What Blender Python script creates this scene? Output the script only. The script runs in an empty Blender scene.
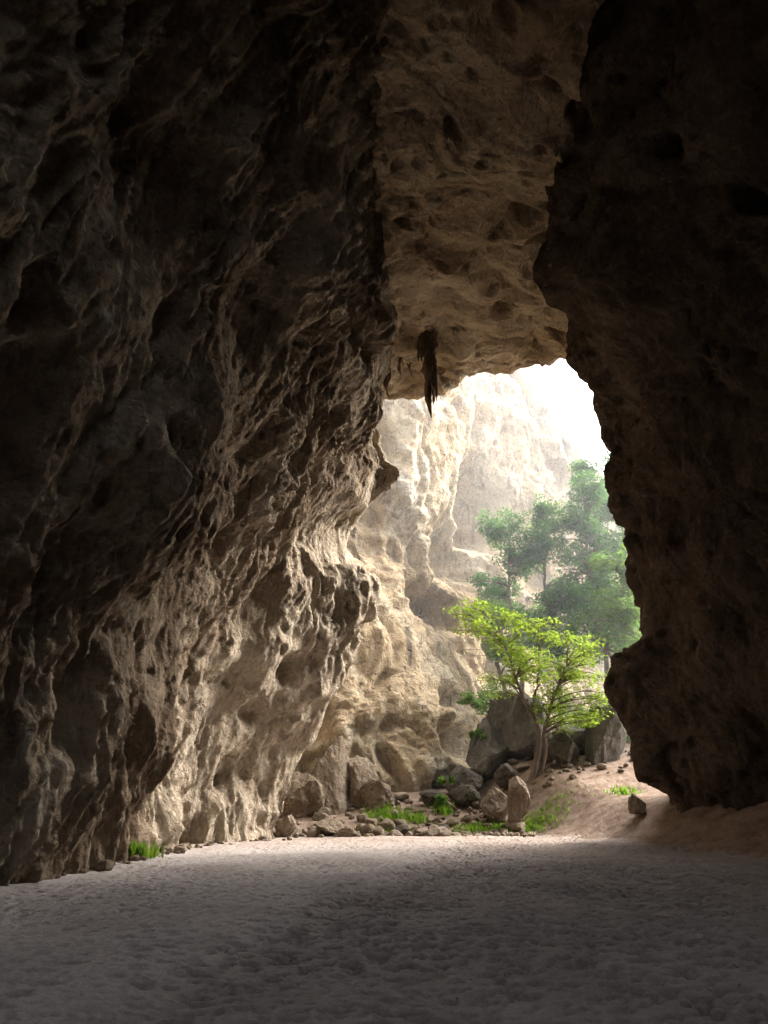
import bpy, math, numpy as np
from mathutils import Vector
rng = np.random.default_rng(7)
scene = bpy.context.scene

# ---------------------------------------------------------------- noise
def _h(ix, iy, iz, seed):
    h = (ix.astype(np.uint32)*np.uint32(374761393)) ^ (iy.astype(np.uint32)*np.uint32(668265263)) ^ (iz.astype(np.uint32)*np.uint32(2147483647-58)) ^ np.uint32((seed*2654435761) & 0xffffffff)
    h = (h ^ (h >> np.uint32(13)))*np.uint32(1274126177)
    h = (h ^ (h >> np.uint32(15)))*np.uint32(2246822519)
    return h ^ (h >> np.uint32(14))
_G = np.array([[1,1,0],[-1,1,0],[1,-1,0],[-1,-1,0],[1,0,1],[-1,0,1],[1,0,-1],[-1,0,-1],[0,1,1],[0,-1,1],[0,1,-1],[0,-1,-1],[1,1,0],[-1,1,0],[0,-1,1],[0,-1,-1]], dtype=np.float32)
def perlin(p, seed=0):
    p = p.astype(np.float32); f = np.floor(p); i = f.astype(np.int64); r = p-f
    u = r*r*r*(r*(r*6-15)+10)
    out = np.zeros(len(p), np.float32)
    for dx in (0,1):
        wx = u[:,0] if dx else 1-u[:,0]
        for dy in (0,1):
            wy = u[:,1] if dy else 1-u[:,1]
            for dz in (0,1):
                wz = u[:,2] if dz else 1-u[:,2]
                g = _G[_h(i[:,0]+dx, i[:,1]+dy, i[:,2]+dz, seed) & np.uint32(15)]
                out += wx*wy*wz*(g[:,0]*(r[:,0]-dx)+g[:,1]*(r[:,1]-dy)+g[:,2]*(r[:,2]-dz))
    return out
def fbm(p, octv=4, seed=0, gain=.5):
    o = 0; a = 1; t = 0
    for k in range(octv):
        o = o + a*perlin(p*(2.03**k)+k*7.3, seed+k); t += a; a *= gain
    return o/t*1.6
def ridged(p, octv=4, seed=0, gain=.5):
    o = 0; a = 1; t = 0
    for k in range(octv):
        o = o + a*(1-2*np.abs(perlin(p*(2.03**k)+k*5.1, seed+k))*1.5); t += a; a *= gain
    return o/t
def worley(p, seed=0, three=True):
    f = np.floor(p).astype(np.int64); best = np.full(len(p), 9., np.float32); sec = best.copy(); cid = np.zeros(len(p), np.float32)
    for dx in (-1,0,1):
        for dy in (-1,0,1):
            for dz in ((-1,0,1) if three else (0,)):
                c = f+np.array([dx,dy,dz]); 
                h = _h(c[:,0],c[:,1],c[:,2],seed)
                jx = (h & np.uint32(1023))/1023.; jy = ((h>>np.uint32(10)) & np.uint32(1023))/1023.; jz = ((h>>np.uint32(20)) & np.uint32(1023))/1023.
                d = (c[:,0]+jx-p[:,0])**2+(c[:,1]+jy-p[:,1])**2
                if three: d = d+(c[:,2]+jz-p[:,2])**2
                d = np.sqrt(d).astype(np.float32)
                m = d < best
                sec = np.where(m, best, np.minimum(sec, d)); cid = np.where(m, jz, cid); best = np.where(m, d, best)
    return best, sec, cid
def sm(t): t = np.clip(t,0,1); return t*t*(3-2*t)

# ---------------------------------------------------------------- mesh helpers
def make_mesh(name, V, F, mat, smooth=True, parent=None):
    me = bpy.data.meshes.new(name)
    V = np.asarray(V, np.float32); F = np.asarray(F, np.int32); n = F.shape[1]
    me.vertices.add(len(V)); me.vertices.foreach_set('co', V.ravel())
    me.loops.add(F.size); me.loops.foreach_set('vertex_index', F.ravel())
    me.polygons.add(len(F)); me.polygons.foreach_set('loop_start', np.arange(0,F.size,n,dtype=np.int32))
    me.polygons.foreach_set('loop_total', np.full(len(F),n,np.int32))
    me.update(calc_edges=True)
    me.polygons.foreach_set('use_smooth', np.full(len(F),smooth)); me.validate()
    if mat: me.materials.append(mat)
    ob = bpy.data.objects.new(name, me); scene.collection.objects.link(ob)
    if parent: ob.parent = parent
    return ob
def gridfaces(N, M):
    a = np.arange(N*M).reshape(N,M)
    return np.stack([a[:-1,:-1],a[1:,:-1],a[1:,1:],a[:-1,1:]],-1).reshape(-1,4)
def cr(ctrl, t):
    n = len(ctrl); i = np.clip(np.floor(t).astype(int),0,n-2); f = (t-i)
    g = lambda k: ctrl[np.clip(k,0,n-1)]
    f = f.reshape((-1,)+(1,)*(ctrl.ndim-1))
    p0,p1,p2,p3 = g(i-1),g(i),g(i+1),g(i+2)
    return .5*((2*p1)+(-p0+p2)*f+(2*p0-5*p1+4*p2-p3)*f*f+(-p0+3*p1-3*p2+p3)*f**3)
def loft(C, N, M, w=None):
    C = np.array(C, float)
    def ts(c, K, w=None):
        d = np.linalg.norm(np.diff(c,axis=0),axis=-1).mean(1)
        if w is not None: d = d*w
        s = np.concatenate([[0],np.cumsum(d)]); return np.interp(np.linspace(0,s[-1],K), s, np.arange(len(s)))
    A = cr(C, ts(C,N,w)); B = cr(A.transpose(1,0,2), ts(C.transpose(1,0,2),M)).transpose(1,0,2)
    return B
def normals(P, ref):
    du = np.gradient(P,axis=0); dv = np.gradient(P,axis=1)
    n = np.cross(du,dv); n /= np.linalg.norm(n,axis=-1,keepdims=True)+1e-9
    s = np.sign((n*(np.array(ref)-P)).sum(-1).mean())
    return n*s, s

# ---------------------------------------------------------------- materials
def newmat(name):
    m = bpy.data.materials.new(name); m.use_nodes = True; nt = m.node_tree; nt.nodes.clear()
    out = nt.nodes.new('ShaderNodeOutputMaterial'); return m, nt, out
def N(nt, t, **k):
    n = nt.nodes.new(t)
    for a,b in k.items(): setattr(n,a,b)
    return n
def noise_node(nt, coord, scale, detail=6, rough=.6, stretch=None, dist=0):
    if stretch:
        mp = N(nt,'ShaderNodeMapping'); mp.inputs['Scale'].default_value = stretch; nt.links.new(coord, mp.inputs[0]); coord = mp.outputs[0]
    n = N(nt,'ShaderNodeTexNoise'); n.inputs['Scale'].default_value = scale; n.inputs['Detail'].default_value = detail; n.inputs['Roughness'].default_value = rough; n.inputs['Distortion'].default_value = dist
    nt.links.new(coord, n.inputs['Vector']); return n.outputs['Fac']
def ramp(nt, fac, stops):
    r = N(nt,'ShaderNodeValToRGB'); e = r.color_ramp.elements
    while len(e) > 1: e.remove(e[0])
    e[0].position = stops[0][0]; e[0].color = (*stops[0][1],1)
    for p,c in stops[1:]:
        x = e.new(p); x.color = (*c,1)
    nt.links.new(fac, r.inputs[0]); return r.outputs[0]
def mix(nt, fac, a, b, mode='MIX'):
    m = N(nt,'ShaderNodeMix', data_type='RGBA', blend_type=mode)
    if isinstance(fac,(int,float)): m.inputs[0].default_value = fac
    else: nt.links.new(fac, m.inputs[0])
    for s,v in ((6,a),(7,b)):
        if isinstance(v,tuple): m.inputs[s].default_value = (*v,1)
        else: nt.links.new(v, m.inputs[s])
    return m.outputs[2]
def rock_mat(name, cols, stain=(.07,.055,.045), stain_amt=.6, streak=(1,1,.15), bump=.25, bscale=2.5, green=0, big_scale=.22, pale_amt=.5, mouth_light=None):
    m, nt, out = newmat(name)
    co = N(nt,'ShaderNodeTexCoord').outputs['Object']
    big = noise_node(nt, co, big_scale, 5, .6, None, .6)
    c = ramp(nt, big, [(.3,cols[0]),(.45,cols[1]),(.58,cols[2]),(.72,cols[3])])
    if mouth_light:
        ba = N(nt,'ShaderNodeAttribute', attribute_name='mouth_light'); c = mix(nt, ba.outputs['Fac'], c, mouth_light)
    st = noise_node(nt, co, .9, 8, .7, streak, 1.2)
    sf = ramp(nt, st, [(.5,(0,0,0)),(.68,(stain_amt,)*3)])
    c = mix(nt, sf, c, stain)
    fine = noise_node(nt, co, 7, 8, .75)
    ff = ramp(nt, fine, [(.3,(.65,.65,.65)),(.7,(1.2,1.18,1.15))])
    c = mix(nt, 1., c, ff, 'MULTIPLY')
    pale = noise_node(nt, co, 1.8, 8, .72, (1,1,.35), .5)
    pf = ramp(nt, pale, [(.56,(0,0,0)),(.7,(pale_amt,)*3)])
    c = mix(nt, pf, c, tuple(min(.62,x*1.4) for x in cols[3]))
    if green:
        gn = noise_node(nt, co, .5, 7, .7); gf = ramp(nt, gn, [(.55,(0,0,0)),(.68,(green,)*3)])
        c = mix(nt, gf, c, (.07,.10,.03))
    b = N(nt,'ShaderNodeBsdfDiffuse')
    nt.links.new(c, b.inputs['Color'])
    n1 = noise_node(nt, co, bscale, 10, .7, None, .2)
    vo = N(nt,'ShaderNodeTexVoronoi', feature='F1'); vo.inputs['Scale'].default_value = bscale*1.4
    wp = N(nt,'ShaderNodeVectorMath', operation='ADD'); nt.links.new(co, wp.inputs[0])
    nc = N(nt,'ShaderNodeTexNoise'); nc.inputs['Scale'].default_value = 1.3; nt.links.new(co, nc.inputs['Vector']); nt.links.new(nc.outputs['Color'], wp.inputs[1])
    nt.links.new(wp.outputs[0], vo.inputs['Vector'])
    pit = N(nt,'ShaderNodeMapRange', interpolation_type='SMOOTHSTEP'); nt.links.new(vo.outputs['Distance'], pit.inputs['Value']); pit.inputs['From Min'].default_value=.1; pit.inputs['From Max'].default_value=.45; pit.inputs['To Max'].default_value=.2
    ad = N(nt,'ShaderNodeMath', operation='ADD'); nt.links.new(pit.outputs[0], ad.inputs[0]); nt.links.new(n1, ad.inputs[1])
    bp = N(nt,'ShaderNodeBump'); bp.inputs['Strength'].default_value = 1; bp.inputs['Distance'].default_value = bump
    nt.links.new(ad.outputs[0], bp.inputs['Height']); nt.links.new(bp.outputs[0], b.inputs['Normal'])
    nt.links.new(b.outputs[0], out.inputs[0]); return m
M_left = rock_mat('limestone_wall', [(.16,.11,.073),(.28,.21,.148),(.40,.32,.232),(.54,.455,.36)], bump=.45, mouth_light=(.61,.52,.405), stain_amt=.75)
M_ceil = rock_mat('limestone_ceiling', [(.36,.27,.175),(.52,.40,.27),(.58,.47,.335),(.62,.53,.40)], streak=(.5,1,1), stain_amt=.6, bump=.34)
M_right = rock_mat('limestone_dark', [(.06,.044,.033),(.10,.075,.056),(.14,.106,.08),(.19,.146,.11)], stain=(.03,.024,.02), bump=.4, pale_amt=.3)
M_cliff = rock_mat('limestone_cliff', [(.27,.205,.135),(.48,.375,.245),(.52,.445,.33),(.45,.42,.365)], stain=(.14,.11,.085), stain_amt=.85, streak=(1,1,.18), bump=.55, bscale=1.2, green=.4, big_scale=.12)
M_bould = rock_mat('boulder_stone', [(.07,.065,.055),(.11,.10,.085),(.16,.14,.12),(.2,.18,.155)], bump=.14, bscale=4, green=.5)
M_bwarm = rock_mat('boulder_tan_stone', [(.16,.125,.09),(.22,.175,.13),(.27,.22,.17),(.31,.265,.22)], bump=.14, bscale=4)
M_stal = rock_mat('stalactite_stone', [(.10,.075,.055),(.16,.12,.085),(.22,.165,.12),(.3,.23,.16)], bump=.1, bscale=5)

# ---------------------------------------------------------------- ground
def g(x, y, fine=False):
    x = np.asarray(x,float); y = np.asarray(y,float)
    d = .956*(x-7.4)+.294*(y-39)
    z = 1.8*sm(d/4.2)+.10*np.clip(d-4.2,0,30)
    z = z*sm((y+5)/20)
    z = z+.25*np.clip(y-39.5,0,8)+.16*np.clip(y-47.5,0,40)
    e = x-(-1.6+(y-10.4)*.201)
    z = z-.12*sm(e/.9+.5)*(1-sm((y-27)/4))
    return z
gx = np.unique(np.concatenate([np.linspace(-160,-12,40), np.linspace(-12,-7,60), np.linspace(-7,9,500), np.linspace(9,18,160), np.linspace(18,160,40)]))
gy = np.unique(np.concatenate([np.linspace(-60,4,50), np.geomspace(4,48,860), np.linspace(48,200,60)]))
X, Y = np.meshgrid(gx, gy, indexing='ij')
xf, yf = X.ravel(), Y.ravel(); p3 = np.stack([xf,yf,np.zeros_like(xf)],-1)
Z = g(xf,yf)
Z += .14*fbm(p3*.16,3,3)*sm((50-yf)/5)
e = xf-(-1.6+(yf-10.4)*.201)+.6*fbm(p3*.35,3,5)
dd = .956*(xf-7.4)+.294*(yf-39)+.8*fbm(p3*.5,3,15)
soil = np.clip(sm(dd/1.0)+sm((yf-40+fbm(p3*.6,3,8))/1.5),0,1)
rough_zone = (.5+.5*sm(e/1.2+.5))*(1-.7*soil)*(.6+.5*sm(fbm(p3*.3,2,18)+.5))
near = (yf<47)&(yf>3)&(xf>-12)&(xf<18)
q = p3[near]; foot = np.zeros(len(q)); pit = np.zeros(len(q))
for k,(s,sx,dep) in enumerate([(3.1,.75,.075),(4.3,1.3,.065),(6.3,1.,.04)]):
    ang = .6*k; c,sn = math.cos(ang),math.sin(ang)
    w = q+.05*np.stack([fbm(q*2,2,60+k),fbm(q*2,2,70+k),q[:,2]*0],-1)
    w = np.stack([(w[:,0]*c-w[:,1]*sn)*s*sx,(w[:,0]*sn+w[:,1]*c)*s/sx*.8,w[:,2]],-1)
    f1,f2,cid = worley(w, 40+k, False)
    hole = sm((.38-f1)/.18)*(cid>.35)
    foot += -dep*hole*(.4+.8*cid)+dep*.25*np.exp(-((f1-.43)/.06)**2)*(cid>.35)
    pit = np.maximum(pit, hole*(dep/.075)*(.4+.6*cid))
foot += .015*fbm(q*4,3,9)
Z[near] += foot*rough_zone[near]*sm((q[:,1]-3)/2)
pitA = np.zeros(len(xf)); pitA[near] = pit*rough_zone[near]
gv = np.stack([xf,yf,Z],-1)
m, nt, out = newmat('sand'); co = N(nt,'ShaderNodeTexCoord').outputs['Object']
c = ramp(nt, noise_node(nt,co,.35,6,.6,None,.5), [(.3,(.40,.355,.325)),(.5,(.465,.42,.388)),(.7,(.52,.475,.44))])
at = N(nt,'ShaderNodeAttribute', attribute_name='dark_sand')
c = mix(nt, at.outputs['Fac'], c, mix(nt,1.,c,(.80,.785,.78),'MULTIPLY'))  # darker sand to the right of the diagonal line
at3 = N(nt,'ShaderNodeAttribute', attribute_name='pit_shade')
c = mix(nt, at3.outputs['Fac'], c, mix(nt,1.,c,(.58,.56,.55),'MULTIPLY'))  # shade in the footprint hollows, painted as darker sand
at2 = N(nt,'ShaderNodeAttribute', attribute_name='soil')
c = mix(nt, at2.outputs['Fac'], c, ramp(nt, noise_node(nt,co,1.5,8,.7), [(.35,(.17,.12,.092)),(.5,(.27,.20,.155)),(.65,(.34,.275,.22))]))
c = mix(nt, 1., c, ramp(nt, noise_node(nt,co,14,8,.8), [(.3,(.7,.7,.7)),(.7,(1.18,1.18,1.18))]), 'MULTIPLY')
deb = ramp(nt, noise_node(nt,co,9,4,.6), [(.68,(0,0,0)),(.73,(.8,)*3)])
c = mix(nt, deb, c, (.09,.07,.055))
b = N(nt,'ShaderNodeBsdfDiffuse')
nt.links.new(c,b.inputs['Color'])
bp = N(nt,'ShaderNodeBump'); bp.inputs['Distance'].default_value = .045; nt.links.new(noise_node(nt,co,13,10,.75), bp.inputs['Height']); nt.links.new(bp.outputs[0],b.inputs['Normal'])
nt.links.new(b.outputs[0],out.inputs[0]); M_sand = m
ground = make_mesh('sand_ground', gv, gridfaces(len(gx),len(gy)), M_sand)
soilA = np.clip(soil+.62*sm((yf-25+1.5*fbm(p3*.3,3,28))/10),0,1)
for nm_,arr in (('dark_sand',sm(e/.7+.5)*(1-sm((yf-29)/5))),('soil',soilA),('pit_shade',pitA)):
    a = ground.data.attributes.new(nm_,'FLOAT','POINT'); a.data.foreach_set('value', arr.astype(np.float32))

# ---------------------------------------------------------------- cave walls
def displace(P, ref, fn):
    n, s = normals(P, ref); p = P.reshape(-1,3); d = fn(p)
    return (p+n.reshape(-1,3)*d[:,None]), s
def pits(w, sc, seed, dep, thr=.5):
    h1,_,cid = worley(w*sc,seed); return -dep*sm((.42-h1)/.3)*(cid>thr)*(.5+cid)
lz = [-1,3.3,6,8.8,11.8,13.6,17.2,19.5,21.5,23.5,26,31,36]
LW = [(-19,[22]*13),(-15,[-6,-6,-6,-6,-6,-6,-5,-4,-3,-3,-2,-2,-2]),
      (-4,[-9,-8.7,-8.2,-7.6,-7,-6.5,-5.2,-4.2,-3.2,-2.2,-1.2,-1.5,-1.5]),
      (8,[-8.4,-7.9,-7.1,-6.4,-5.6,-5,-3.8,-2.9,-2,-1.3,-.6,-1.2,-1.2]),
      (17,[-7.9,-7.3,-6.3,-5.4,-4.6,-4.1,-3.1,-2.3,-1.3,-.5,-.3,-1,-1]),
      (23,[-7.6,-7.0,-6.0,-5.0,-4.0,-3.4,-2.4,-1.6,-.8,-.2,-.4,-1.5,-1.5]),
      (27,[-7.8,-7.5,-6.8,-5.8,-4.4,-3.4,-2.0,-1.2,-.4,0,-.4,-1.5,-1.5]),
      (31,[-7.6,-7.0,-6.2,-5.4,-4.2,-3.3,-1.2,-.5,-.1,0,-.7,-1.5,-1.5]),
      (34,[-5.8,-5.0,-3.7,-2.8,-1.9,-2.2,.2,0,-.4,-.6,-1,-1.5,-1.5]),
      (36.5,[-4.3,-3.4,-1.9,-1.2,-.3,-1.7,.95,.25,-.8,-1,-1,-1,-1]),
      (39.5,[-7,-6,-5,-4.5,-4,-4.3,-4,-4,-4,-4,-4,-4,-4]),
      (43,[-16,-15,-14,-14,-14,-14,-14,-14,-14,-14,-14,-14,-14]),
      (45,[-32]*13)]
C = [[(x,y,z) for x,z in zip(xs,lz)] for y,xs in LW]
P = loft(C, 900, 720, np.array([.3,.3,.6,1.3,1.3,1.3,1.3,1.4,1.4,1.2,.5,.3]))
def dl(p):
    w = p+.5*np.stack([fbm(p*.25,3,21),fbm(p*.25,3,22),fbm(p*.25,3,23)],-1)
    d = 1.2*fbm(w*.13,3,1)
    sl = np.stack([(w[:,2]-.45*w[:,1])*.17, (w[:,1]+.5*w[:,2])*.06, w[:,0]*.1],-1)
    d += .6*ridged(sl,3,161,.5)
    f1,f2,_ = worley(w*np.array([.2,.2,.12]),6); d += 1.2*np.clip(f2-f1,0,.5)-.3
    s = np.stack([w[:,0]*.4+w[:,2]*.05, w[:,1]*.7, w[:,2]*.10],-1)
    mk = sm(fbm(w*.17,2,66)*1.6+.5)
    d += .45*ridged(s,4,2,.5)*(.25+.75*mk)
    s = np.stack([w[:,0]*1.0, w[:,1]*2.0, w[:,2]*.28],-1)
    d += .17*ridged(s,4,102,.6)*(.25+.75*mk)
    d += .15*fbm(w*np.array([1.0,1.3,.8]),5,5,.65)
    f1,f2,_ = worley(w*np.array([.6,.65,.3]),7); d += (.12+.22*mk)*np.clip(f2-f1,0,.5)
    f1,f2,_ = worley(w*np.array([1.6,1.7,.7]),8); d += (.06+.12*mk)*np.clip(f2-f1,0,.5)
    d += pits(w,np.array([.5,.5,.4]),19,.5,.75)+pits(w,np.array([1.5,1.6,1.0]),29,.16,.6)
    d += .05*ridged(w*np.array([2.5,2.8,1.4]),3,95,.6)
    return d-.5
V, s = displace(P, (4,18,10), dl)
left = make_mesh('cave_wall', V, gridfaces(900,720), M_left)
bl = .75*sm((V[:,1]-24-V[:,2]*.45+2.2*fbm(V*.35,4,77))/5)  # daylight on the lower wall near the mouth, put into the rock colour
a = left.data.attributes.new('mouth_light','FLOAT','POINT'); a.data.foreach_set('value', bl.astype(np.float32))

rz = [-1,1.6,3,6,9,11.9,16.3,18.5,22,25,28,33,38]
RW = [(-21,[15,15,15,14,13.5,13,12,11.5,10.5,10,10,10,10]),
      (-2,[14.8,14.6,14.4,13.8,13,12.4,11,10,8.8,8,8.5,9.5,9.5]),
      (8,[14.8,14.6,14.4,13.6,12.9,12.2,10.7,9.8,8.4,7.4,8,9.5,9.5]),
      (17,[15,14.8,14.4,13.5,12.7,12,10.6,9.5,7.6,6.6,7.8,9.5,9.5]),
      (22,[15.4,15.1,14.6,13.4,12.6,11.8,10.2,8.9,6.7,6.4,7.6,9.5,9.5]),
      (26,[15.2,14.9,14.2,12.8,12.4,11.8,10.6,9.8,7.1,7.2,8,9.5,9.5]),
      (29,[14.3,14,13.2,12,12.3,11.7,11,10.4,9.3,9.3,10,10.5,10.5]),
      (31,[13.2,12.8,11.8,11.1,12.0,11.5,11,10.6,9.9,9.9,10,10.5,10.5]),
      (33,[12.2,11.3,10.4,9.9,11.7,11.3,10.9,10.6,10.1,10.3,11,11.5,11.5]),
      (36,[14,13.4,12.8,12.4,13.4,13,13,13,12.8,12.6,13,13,13]),
      (38.5,[20]*13),(39.5,[34]*13)]
ztop = {38.5:.85, 39.5:.6}
C = [[(x,y,z*ztop.get(y,1)) for x,z in zip(xs,rz)] for y,xs in RW]
P = loft(C, 660, 540, np.array([.3,.6,1.2,1.3,1.3,1.4,1.4,1.4,1.2,.5,.3]))
def dr(p):
    w = p+.7*np.stack([fbm(p*.25,2,31),fbm(p*.25,2,32),fbm(p*.25,2,33)],-1)
    f1,f2,_ = worley(w*np.array([.26,.26,.24]),36); g1,g2,_ = worley(w*np.array([.8,.8,.7]),37)
    d = .8*fbm(w*.15,3,11)+1.2*np.clip(f2-f1,0,.6)-.4+.4*np.clip(g2-g1,0,.5)+.22*ridged(w*.8,5,14,.6)
    d += pits(w,np.array([.5,.5,.45]),39,.6,.7)+pits(w,np.array([1.3,1.3,1.1]),49,.2,.6)
    return d-.0
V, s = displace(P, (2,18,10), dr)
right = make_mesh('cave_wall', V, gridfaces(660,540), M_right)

cx = [-16,-4,-.7,2.7,6.8,11,16,26]
CW = [(8,[31]*8),(8.4,[27]*8),(14,[25]*8),(20,[23.8,23.8,23.9,24.7,24.6,24.2,24,24]),  # roof ends here: unseen opening added to let sky light onto the near sand
      (27,[23,23,23.5,24.9,25.1,24.9,24.6,24.6]),(32,[22.3,22.3,23,24.8,25.3,25.4,25.3,25.3]),
      (36,[22,22,22.6,24.5,25.3,25.7,26,26]),(38,[22,22,22.6,24.1,25.1,25.5,26,26])]
C = [[(x,y,z) for x,z in zip(cx,zs)] for y,zs in CW]
C.append([(x,39.2,z+1.8) for x,z in zip(cx,CW[-1][1])]); C.append([(x,39.3,z+6) for x,z in zip(cx,CW[-1][1])]); C.append([(x,36,36) for x in cx])
P = loft(C, 640, 480, np.array([.5,.8,1.3,1.4,1.4,1.4,1.2,1,.5,.5]))
def dc(p):
    w = p+.8*np.stack([fbm(p*.3,2,51),fbm(p*.3,2,52),fbm(p*.3,2,53)],-1)
    r = np.stack([(w[:,0]*.8+w[:,1]*.6), (w[:,1]*.8-w[:,0]*.6), w[:,2]],-1)
    f1,f2,_ = worley(r*np.array([.14,.36,.3]),56)
    d = .9*fbm(w*.16,3,54)+1.6*np.clip(f2-f1,0,.5)+.28*ridged(r*np.array([.24,.9,.7]),5,57,.55)
    d += pits(r,np.array([.45,.85,.7]),58,.9,.6)+pits(r,np.array([1.0,1.6,1.3]),59,.3,.55)
    return d-.4
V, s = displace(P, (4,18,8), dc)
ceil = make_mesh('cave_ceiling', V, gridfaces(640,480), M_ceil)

# ---------------------------------------------------------------- outer cliff
cl = [((-40,47),[0,0,.5,1,2,3,4,5],50),((-14,46),[0,-.5,0,1,2,3,4,5],50),((-5,46),[0,-.5,.5,3,5,5,6,7],50),((0,47),[0,-.6,.4,4,6.5,6,6.5,8],52),
      ((4,48.5),[0,-.2,1.5,6,7.5,6.5,7,8],54),((6.6,53),[0,.3,1.5,5,5.5,4.5,5,7],55),((9.5,60),[0,.5,2,3,2.5,3,4,6],56),((14.5,65),[0,1,2.5,4,4,5,6,7],56),
      ((20.5,69),[0,1,3,4.5,5,6,7,8],48),((28.5,73),[0,1.5,4,5,5.5,6,7,8],36),((43,80),[0,2,4,6,7,8,10,12],27),((80,88),[0,2,4,8,12,15,18,22],22)]
lv = [-.06,.08,.17,.29,.42,.58,.78,1.0]
C = []
for i,((fx,fy),pb,top) in enumerate(cl):
    a0 = np.array(cl[max(i-1,0)][0]); a1 = np.array(cl[min(i+1,len(cl)-1)][0]); t = (a1-a0)/np.linalg.norm(a1-a0); nn = np.array([-t[1],t[0]])
    row = [(fx+nn[0]*b_, fy+nn[1]*b_, l*top) for b_,l in zip(pb,lv)]
    row.append((fx+nn[0]*(pb[-1]+12), fy+nn[1]*(pb[-1]+12), top*1.02)); C.append(row)
P = loft(C, 760, 520)
def dcl(p):
    w = p+1.6*np.stack([fbm(p*.16,2,81),fbm(p*.16,2,82),fbm(p*.16,2,83)],-1)
    f1,f2,_ = worley(w*np.array([.16,.16,.09]),86); g1,g2,_ = worley(w*np.array([.4,.4,.25]),87)
    d = 1.5*fbm(w*.08,3,84)+2.4*np.clip(f2-f1,0,.5)+.8*np.clip(g2-g1,0,.45)+.4*ridged(w*np.array([.45,.45,.12]),5,88,.6)+.34*ridged(w*np.array([.7,.7,.7]),5,90,.65)
    d += pits(w,np.array([.16,.16,.13]),89,1.8,.65)+pits(w,np.array([.35,.35,.3]),91,.7,.65)
    u = p+.8*np.stack([fbm(p*.3,3,181),fbm(p*.3,3,182),fbm(p*.3,3,183)],-1)
    for (cx_,cy_,cz_),(rx,ry,rz_),dep in [((11.5,67,29),(4,5,4.5),9),((8.5,62,22),(3.5,4,3),6),((5.3,57,16),(4,4,1.5),5),((3.5,53,8),(2.5,3,.9),2.5)]:
        d -= dep*np.exp(-(((u[:,0]-cx_)/rx)**2+((u[:,1]-cy_)/ry)**2+((u[:,2]-cz_)/rz_)**2)**1.5)
    return d-1.2
V, s = displace(P, (10,40,15), dcl)
cliff = make_mesh('limestone_cliff', V, gridfaces(760,520), M_cliff)

# ---------------------------------------------------------------- boulders
def ico(sub):
    import bmesh
    bm = bmesh.new(); bmesh.ops.create_icosphere(bm, subdivisions=sub, radius=1)
    v = np.array([x.co[:] for x in bm.verts]); f = np.array([[q.index for q in x.verts] for x in bm.faces]); bm.free(); return v,f
I5 = ico(6); I3 = ico(3)
def boulder_geo(base, size, seed, cuts=9):
    r = np.random.default_rng(seed); v,f = base; v = v.copy()
    for k in range(cuts):
        n = r.normal(size=3); n /= np.linalg.norm(n); c_ = r.uniform(.45,.8); d = v@n; v -= np.outer(np.clip(d-c_,0,None)*.92,n)
    d = .16*fbm(v*1.3+seed,3,seed)+.12*ridged(v*2.0+seed,5,seed+3,.6)
    v = v*(1+d)[:,None]; return v*np.array(size), f
def boulder(x,y,size,seed,mat,dz=.25,rot=(0,0,0),name='boulder'):
    v,f = boulder_geo(I5,size,seed); o = make_mesh(name,v,f,mat)
    o.location = (x,y,float(g(x,y))+size[2]*(1-dz)-.15*size[2]); o.rotation_euler = rot; return o
boulder(8.3,49,(1.9,1.8,2.9),1,M_bould,.3,(.1,.15,.3))
boulder(6.3,48.6,(1.6,1.6,2.3),21,M_bould,.3,(0,.3,1.3))
boulder(5.0,47.0,(1.3,1.3,1.2),2,M_bould,.3,(0,-.2,1))
boulder(7.2,46.0,(.8,.8,.8),22,M_bould,.3,(0,-.2,2))
boulder(10.6,46.2,(.9,1.1,1.3),3,M_bould,.3,(.2,.35,.2))
boulder(13.0,46.5,(1.3,1.3,2.9),4,M_bould,.3,(0,.3,.1))
boulder(12.0,48.5,(1.3,1.3,1.4),14,M_bould,.3,(0,-.3,.1))
boulder(6.6,40.3,(.75,.7,1.35),5,M_bwarm,.1,(.05,.12,.4))
boulder(5.9,42.0,(1.0,.9,1.1),6,M_bwarm,.2,(0,0,1.2))
boulder(4.4,44.5,(.9,.9,.7),7,M_bould,.3)
boulder(2.6,44.8,(.8,.7,.5),8,M_bould,.3,(0,0,.7))
boulder(-2.6,38.6,(.75,.7,.5),9,M_bwarm,.3,(0,0,.2))
boulder(-4.6,38.0,(.5,.7,.6),10,M_bwarm,.3,(0,0,.2))
boulder(2.7,39.2,(.5,.45,.38),11,M_bould,.3)
boulder(.8,39.0,(.6,.45,.3),12,M_bould,.3,(0,0,2))
boulder(-.6,44.5,(1.3,1.2,1.1),16,M_bwarm,.3,(0,0,.9))
boulder(-3.0,44,(1.6,1.5,2.4),15,M_bwarm,.3,(.1,.1,1.5))
boulder(-1.6,45,(1.3,1.2,1.8),19,M_bwarm,.3,(0,-.2,.5))
boulder(-4.4,42.6,(1.1,1.2,1.4),20,M_bwarm,.3,(0,.1,2.5))
boulder(9.6,47.0,(.8,.8,.7),17,M_bould,.3)
boulder(11.0,34.8,(.4,.6,.6),18,M_bwarm,.2)
VV=[];FF=[];o=0
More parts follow.
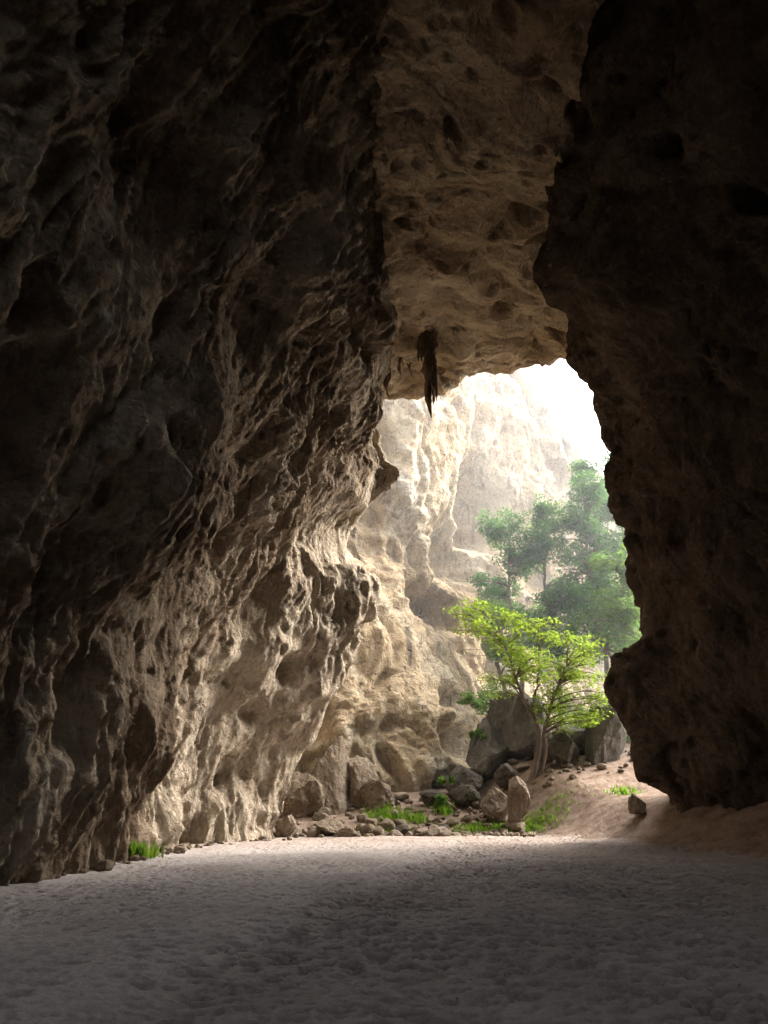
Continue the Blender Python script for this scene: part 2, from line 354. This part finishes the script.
for k in range(560):
    if k<430: x=rng.uniform(-6,7); y=rng.uniform(38,46) if rng.random()<.7 else rng.uniform(37.5,40)
    elif k<490: x=rng.uniform(7,15); y=rng.uniform(43,49)
    else: y=rng.uniform(18,36); x=np.interp(y,[17,30,34,36],[-7.5,-7.2,-5,-4])+rng.uniform(-.2,.7)
    s_=rng.uniform(.08,.2)*(2.2 if rng.random()<.14 else 1)*(.6 if k>=490 else 1)
    v,f = boulder_geo(I3,(s_*rng.uniform(.8,1.5),s_*rng.uniform(.8,1.5),s_*rng.uniform(.6,1)),100+k,5)
    VV.append(v+np.array([x,y,float(g(x,y))+s_*.3])); FF.append(f+o); o+=len(v)
make_mesh('rock_rubble',np.concatenate(VV),np.concatenate(FF),M_bwarm)

# ---------------------------------------------------------------- stalactites
def tube(pts, rad, sides=14, seed=0, amp=.25):
    pts=np.array(pts,float); n=len(pts); th=np.linspace(0,2*np.pi,sides,endpoint=False)
    tg=np.gradient(pts,axis=0); tg/=np.linalg.norm(tg,axis=1,keepdims=True)+1e-9
    up=np.where(np.abs(tg[:,2:3])>.9,np.array([[1.,0,0]]),np.array([[0,0,1.]])); a_=np.cross(tg,up); a_/=np.linalg.norm(a_,axis=1,keepdims=True); b_=np.cross(tg,a_)
    rr=np.array(rad)[:,None]*np.ones(sides)
    V=pts[:,None]+rr[...,None]*(a_[:,None]*np.cos(th)[None,:,None]+b_[:,None]*np.sin(th)[None,:,None])
    if amp:
        q=V.reshape(-1,3); k=1+amp*fbm(q*2.2,3,seed).reshape(n,sides); V=pts[:,None]+(V-pts[:,None])*k[...,None]
    i=np.arange(n*sides).reshape(n,sides); j=np.roll(i,-1,axis=1)
    F=np.stack([i[:-1],j[:-1],j[1:],i[1:]],-1).reshape(-1,4); return V.reshape(-1,3),F
def stal(x,y,ztop,zbot,r,seed,n=5,name='stalactite'):
    rr=np.random.default_rng(seed); VV=[];FF=[];o=0
    for k in range(n):
        L=(ztop-zbot)*(1 if k==0 else rr.uniform(.3,.9)); dx,dy=(0,0) if k==0 else rr.normal(size=2)*r*.9
        t=np.linspace(0,1,50); z=ztop-L*t
        px_=x+dx+.12*np.sin(t*7+k)*t; py_=y+dy+.1*np.cos(t*6+k)*t
        rad=r*(.9 if k==0 else .5)*(1.15*(1-t)**.7*(.75+.35*np.sin(t*13+seed+k)**2)+.03)
        v,f=tube(np.stack([px_,py_,z],-1),rad,20,seed+k,.8); VV.append(v);FF.append(f+o);o+=len(v)
    return make_mesh(name,np.concatenate(VV),np.concatenate(FF),M_stal)
stal(2.35,34,26.6,19.8,.52,3,13)
stal(.2,35.5,24.6,21.8,.24,5,5); stal(.9,35,25,22.8,.18,7,4); stal(1.5,35.6,25,23.2,.12,8,4)

# ---------------------------------------------------------------- foliage
def leafmat(name, c1, c2, tr=.45):
    m, nt, out = newmat(name); co = N(nt,'ShaderNodeTexCoord').outputs['Object']
    c = ramp(nt, noise_node(nt,co,1.1,4,.7), [(.35,c1),(.65,c2)])
    d = N(nt,'ShaderNodeBsdfDiffuse'); t = N(nt,'ShaderNodeBsdfTranslucent'); mx = N(nt,'ShaderNodeMixShader'); mx.inputs[0].default_value = tr
    nt.links.new(c,d.inputs[0]); nt.links.new(mix(nt,1.,c,(1.3,1.3,.7),'MULTIPLY'),t.inputs[0]); nt.links.new(d.outputs[0],mx.inputs[1]); nt.links.new(t.outputs[0],mx.inputs[2]); nt.links.new(mx.outputs[0],out.inputs[0]); return m
L_y = leafmat('leaf_yellow_green',(.13,.20,.03),(.24,.32,.07),.5)
L_d = leafmat('leaf_pale_green',(.055,.13,.06),(.12,.22,.10),.45)
L_b = leafmat('leaf_bush',(.09,.165,.05),(.17,.27,.09),.45)
L_g = leafmat('grass_blade',(.10,.19,.03),(.18,.29,.05),.5)
m, nt, out = newmat('bark'); co = N(nt,'ShaderNodeTexCoord').outputs['Object']
b = N(nt,'ShaderNodeBsdfPrincipled'); b.inputs['Roughness'].default_value=.9
nt.links.new(ramp(nt,noise_node(nt,co,3,6,.7,(1,1,.2)),[(.35,(.08,.06,.045)),(.65,(.18,.14,.11))]),b.inputs['Base Color']); nt.links.new(b.outputs[0],out.inputs[0]); M_bark=m
def leaves(centers, radii, n, size, r, horiz=.6):
    K=len(centers); d=r.normal(size=(K,n,3)); d/=np.linalg.norm(d,axis=-1,keepdims=True); d*=r.uniform(.15,1,(K,n,1))**.5
    P=(np.array(centers)[:,None]+d*np.array(radii)[:,None]).reshape(-1,3)
    nm=r.normal(size=P.shape); nm[:,2]+=horiz*2*np.sign(nm[:,2]); nm/=np.linalg.norm(nm,axis=1,keepdims=True)
    a_=np.cross(nm,r.normal(size=P.shape)); a_/=np.linalg.norm(a_,axis=1,keepdims=True); b_=np.cross(nm,a_)
    s_=size*r.uniform(.6,1.3,(len(P),1)); w=s_*.45
    V=np.stack([P-a_*s_*.5,P+b_*w*.5,P+a_*s_*.5,P-b_*w*.5],1).reshape(-1,3)
    return V,np.arange(len(V)).reshape(-1,4)
def bez(a_,b_,c_,n=10):
    t=np.linspace(0,1,n)[:,None]; return (1-t)**2*a_+2*t*(1-t)*b_+t*t*c_
def tree(name, trunks, centers, radii, n, size, leaf, seed, r0=.25, horiz=.6, twig=.03):
    r=np.random.default_rng(seed); root=bpy.data.objects.new(name,None); scene.collection.objects.link(root)
    VV=[];FF=[];o=0; nodes=[]
    for T,rr in trunks:
        T=np.array(T,float); t=np.linspace(0,len(T)-1,40); pts=cr(T,t); pts+=.04*r.normal(size=pts.shape)*np.linspace(0,1,40)[:,None]
        rad=rr*np.linspace(1,.3,40); rad[:4]*=[1.5,1.25,1.1,1.05]; v,f=tube(pts,rad,10,seed,.3); VV.append(v);FF.append(f+o);o+=len(v)
        nodes+= [(pts[k],rad[k]) for k in range(12,40,2)]
    NP=np.array([q_[0] for q_ in nodes])
    for c_ in centers:
        c_=np.array(c_); dd_=np.linalg.norm(NP-c_,axis=1)+np.clip(NP[:,2]-c_[2]+.5,0,None)*2; k=int(np.argmin(dd_)); st=NP[k]
        mid=(st+c_)/2+np.array([0,0,.25*np.linalg.norm(c_-st)*.6])+r.normal(size=3)*.25
        pts=bez(st,mid,c_,12); rad=np.linspace(min(nodes[k][1]*.6,.09),twig*.6,12); v,f=tube(pts,rad,6,seed,.0); VV.append(v);FF.append(f+o);o+=len(v)
        for q_ in range(4):
            e_=c_+r.normal(size=3)*np.array([.7,.7,.25]); p_=bez(pts[8],(c_+e_)/2,e_,6); v,f=tube(p_,np.linspace(twig*.6,twig*.25,6),4,0,0); VV.append(v);FF.append(f+o);o+=len(v)
    make_mesh('trunk_and_branches',np.concatenate(VV),np.concatenate(FF),M_bark,parent=root)
    v,f=leaves(centers,radii,n,size,r,horiz); make_mesh('foliage',v,f,leaf,smooth=False,parent=root); return root
def crown(r, cen, ext, K, shell=.35):
    d=r.normal(size=(K,3)); d/=np.linalg.norm(d,axis=1,keepdims=True); d*=r.uniform(shell,1,(K,1)); return np.array(cen)+d*np.array(ext)
r=np.random.default_rng(5)
b0=float(g(8.4,45))-.2
cs=np.concatenate([crown(r,(9.4,45,9.5),(4.4,3.2,2.9),50),crown(r,(6.4,45,11.4),(2.4,2.0,2.3),20),crown(r,(11.6,45,7.6),(2.9,2.4,3.0),26)])
rd=np.stack([r.uniform(.6,1.3,len(cs)),r.uniform(.6,1.3,len(cs)),r.uniform(.25,.55,len(cs))],-1)
tree('broadleaf_tree',[([(8.3,45,b0),(8.8,45,b0+1.6),(8.9,45,b0+3),(8.1,45,b0+5),(7.2,45,b0+8)],.2),([(8.6,45.1,b0),(9.2,45.1,b0+1.5),(9.3,45,b0+2.9),(10,45,b0+4.8),(11,45,b0+7)],.16),([(8.9,45,b0+2.8),(8.7,45,b0+4.2),(9.2,45.2,b0+6),(9.4,45,b0+9)],.12)],cs,rd,90,.23,L_y,5,horiz=.45)
def tall(name,x,y,h,w,seed,leaf,lobes,size=.32,n=110):
    r=np.random.default_rng(seed); b_=float(g(x,y))-.3; cs=[]
    for dx,fz,rad,K in lobes: cs.append(crown(r,(x+dx,y+r.uniform(-1,1),b_+h*fz),(rad,rad,rad*.95),K,.2))
    cs=np.concatenate(cs); K=len(cs)
    rd=np.stack([r.uniform(.5,1.2,K),r.uniform(.5,1.2,K),r.uniform(.4,.9,K)],-1)
    tree(name,[([(x,y,b_),(x+.3,y,b_+h*.3),(x-.3,y,b_+h*.6),(x+.1,y,b_+h*.9)],.22)],cs,rd,n,size,leaf,seed,horiz=.15)
tall('forest_tree',16.8,58,23,4,21,L_d,[(.2,.95,.9,7),(.2,.84,1.6,18),(-.2,.72,2.4,30),(.2,.58,2.9,36),(-.9,.44,3.2,36),(.6,.3,3.2,30)])
tall('forest_tree',20.5,60,24,4,22,L_d,[(0,.92,1.6,18),(-.6,.76,2.6,32),(.6,.58,3.2,38),(-1,.4,3.2,30),(0,.25,3,20)])
tall('forest_tree',10.6,60,18.5,3,23,L_d,[(-.9,.93,1.9,18),(.6,.8,2.4,26),(-1.2,.62,2.6,26),(1.2,.45,2.6,24)])
tall('forest_tree',13.6,60,19.5,3,24,L_d,[(.2,.92,1.4,14),(-.5,.76,2.3,26),(1,.56,2.8,30),(0,.35,2.6,20)])
tall('forest_tree',8.8,57,11,2,25,L_b,[(0,.85,1.4,12),(.3,.6,1.6,14)])
tall('forest_tree',18.3,54,14,3.4,26,L_b,[(0,.85,2.3,26),(-.8,.6,2.9,34),(.6,.35,2.6,22)])
r=np.random.default_rng(31)
cs=[];rd=[]
for x,y,z,s_,k in [(13.5,51,3,1.6,14),(15.5,51,3.8,2.2,22),(10.8,51,3,1.5,12),(17,52,5,2.2,18),(12.5,55,5,2.5,22),(15.5,56,6.5,2.8,22),(16.5,50,7,1.8,14),(13.5,50,6,1.6,12),(11.5,52,7,1.6,10),(5.5,50,7.5,.7,6),(3,43.5,1.6,.45,4),(3.4,44.2,2.6,.4,4),(5.9,48.3,5.3,.6,5),(7.2,53,8,1.3,9),(17.5,64,14,2,14),(14,66,17,1.5,9),(20,68,20,1.6,9),(7.6,49.6,6.4,.9,6),(9.8,47.8,2.8,.7,5),(18,69,28,1.5,8),(14,67,25,1.1,6),(20,70,31,1.2,7)]:
    c_=crown(r,(x,y,z),(s_,s_,s_*.8),k); cs.append(c_); rd.append(np.stack([r.uniform(.4,.9,k)*min(s_,1.4)*.8]*2+[r.uniform(.3,.6,k)*min(s_,1.4)],-1))
v,f=leaves(np.concatenate(cs),np.concatenate(rd),130,.24,r,.4); make_mesh('undergrowth_foliage',v,f,L_b,smooth=False)
def grass(x,y,rx,ry,n,h,seed,name='grass_clump'):
    r=np.random.default_rng(seed); px_=x+r.normal(size=n)*rx*.5; py_=y+r.normal(size=n)*ry*.5; z=g(px_,py_)-.02
    th=r.uniform(0,6.28,n); hh=h*r.uniform(.4,1.2,n); w=.022+.01*r.random(n); ln=hh*r.uniform(.1,.8,n); dx,dy=np.cos(th),np.sin(th)
    b1=np.stack([px_-dy*w,py_+dx*w,z],-1); b2=np.stack([px_+dy*w,py_-dx*w,z],-1)
    m1=np.stack([px_+dx*ln*.35+dy*w,py_+dy*ln*.35-dx*w,z+hh*.6],-1); m2=np.stack([px_+dx*ln*.35-dy*w,py_+dy*ln*.35+dx*w,z+hh*.6],-1)
    t1=np.stack([px_+dx*ln,py_+dy*ln,z+hh],-1); t2=t1+np.array([.004,.004,0])
    V=np.stack([b1,b2,m1,m2,t1,t2],1).reshape(-1,3); i=np.arange(n)[:,None]*6
    F=np.concatenate([i+np.array([0,1,2,3]),i+np.array([3,2,5,4])]); return make_mesh(name,V,F,L_g,smooth=False)
grass(-7.2,24.0,.5,.4,240,.45,1); grass(.2,42.5,1.1,1.2,350,.45,2); grass(-.1,39.7,1.2,.6,240,.3,3); grass(4.4,40.2,1.2,.8,300,.3,4); grass(6.8,40.6,2.4,.9,1100,.2,5); grass(1.6,41.8,.7,.6,150,.4,6); grass(12.0,40,.9,.9,150,.22,7); grass(3.2,43.2,.5,.5,150,.5,8); grass(8.4,41.6,1.8,.6,350,.16,9)

# ---------------------------------------------------------------- thin valley haze
m, nt, out = newmat('haze'); vs = N(nt,'ShaderNodeVolumeScatter'); vs.inputs['Color'].default_value=(.93,.97,1,1); vs.inputs['Density'].default_value=.0044; vs.inputs['Anisotropy'].default_value=.2
nt.links.new(vs.outputs[0], out.inputs['Volume'])
x0,x1,y0,y1,z0,z1 = -45,90,44.3,105,-5,60
V=[(x,y,z) for x in (x0,x1) for y in (y0,y1) for z in (z0,z1)]
make_mesh('haze',V,[[0,1,3,2],[4,6,7,5],[0,4,5,1],[2,3,7,6],[0,2,6,4],[1,5,7,3]],m,smooth=False)

# ---------------------------------------------------------------- light
az, el = math.radians(62), math.radians(37)
w = bpy.data.worlds.new('World'); scene.world = w; w.use_nodes = True; nt = w.node_tree
sky = nt.nodes.new('ShaderNodeTexSky'); sky.sky_type='NISHITA'; sky.sun_disc=False; sky.sun_elevation=el; sky.sun_rotation=az; sky.dust_density=6.0; sky.air_density=1.0
hs = nt.nodes.new('ShaderNodeHueSaturation'); hs.inputs['Saturation'].default_value=.35; nt.links.new(sky.outputs[0],hs.inputs['Color'])
bg = nt.nodes['Background']; bg.inputs[1].default_value=1.45; nt.links.new(hs.outputs[0],bg.inputs[0])
sd = bpy.data.lights.new('sun','SUN'); sd.energy=2.8; sd.angle=math.radians(40); sd.color=(1,.97,.92)
so = bpy.data.objects.new('sun',sd); scene.collection.objects.link(so)
d = Vector((math.sin(az)*math.cos(el),math.cos(az)*math.cos(el),math.sin(el))); so.rotation_euler = d.to_track_quat('Z','Y').to_euler()

cd = bpy.data.cameras.new('camera'); cam = bpy.data.objects.new('camera',cd); scene.collection.objects.link(cam)
cd.sensor_fit='VERTICAL'; cd.sensor_height=36; cd.lens=750/1024*36; cd.clip_end=1000
cam.location=(0,0,1.6); cam.rotation_euler=(math.radians(111),0,0); scene.camera=cam
scene.view_settings.view_transform='Standard'; scene.view_settings.look='None'; scene.view_settings.exposure=0
scene.cycles.max_bounces=8; scene.cycles.diffuse_bounces=5; scene.cycles.volume_bounces=0
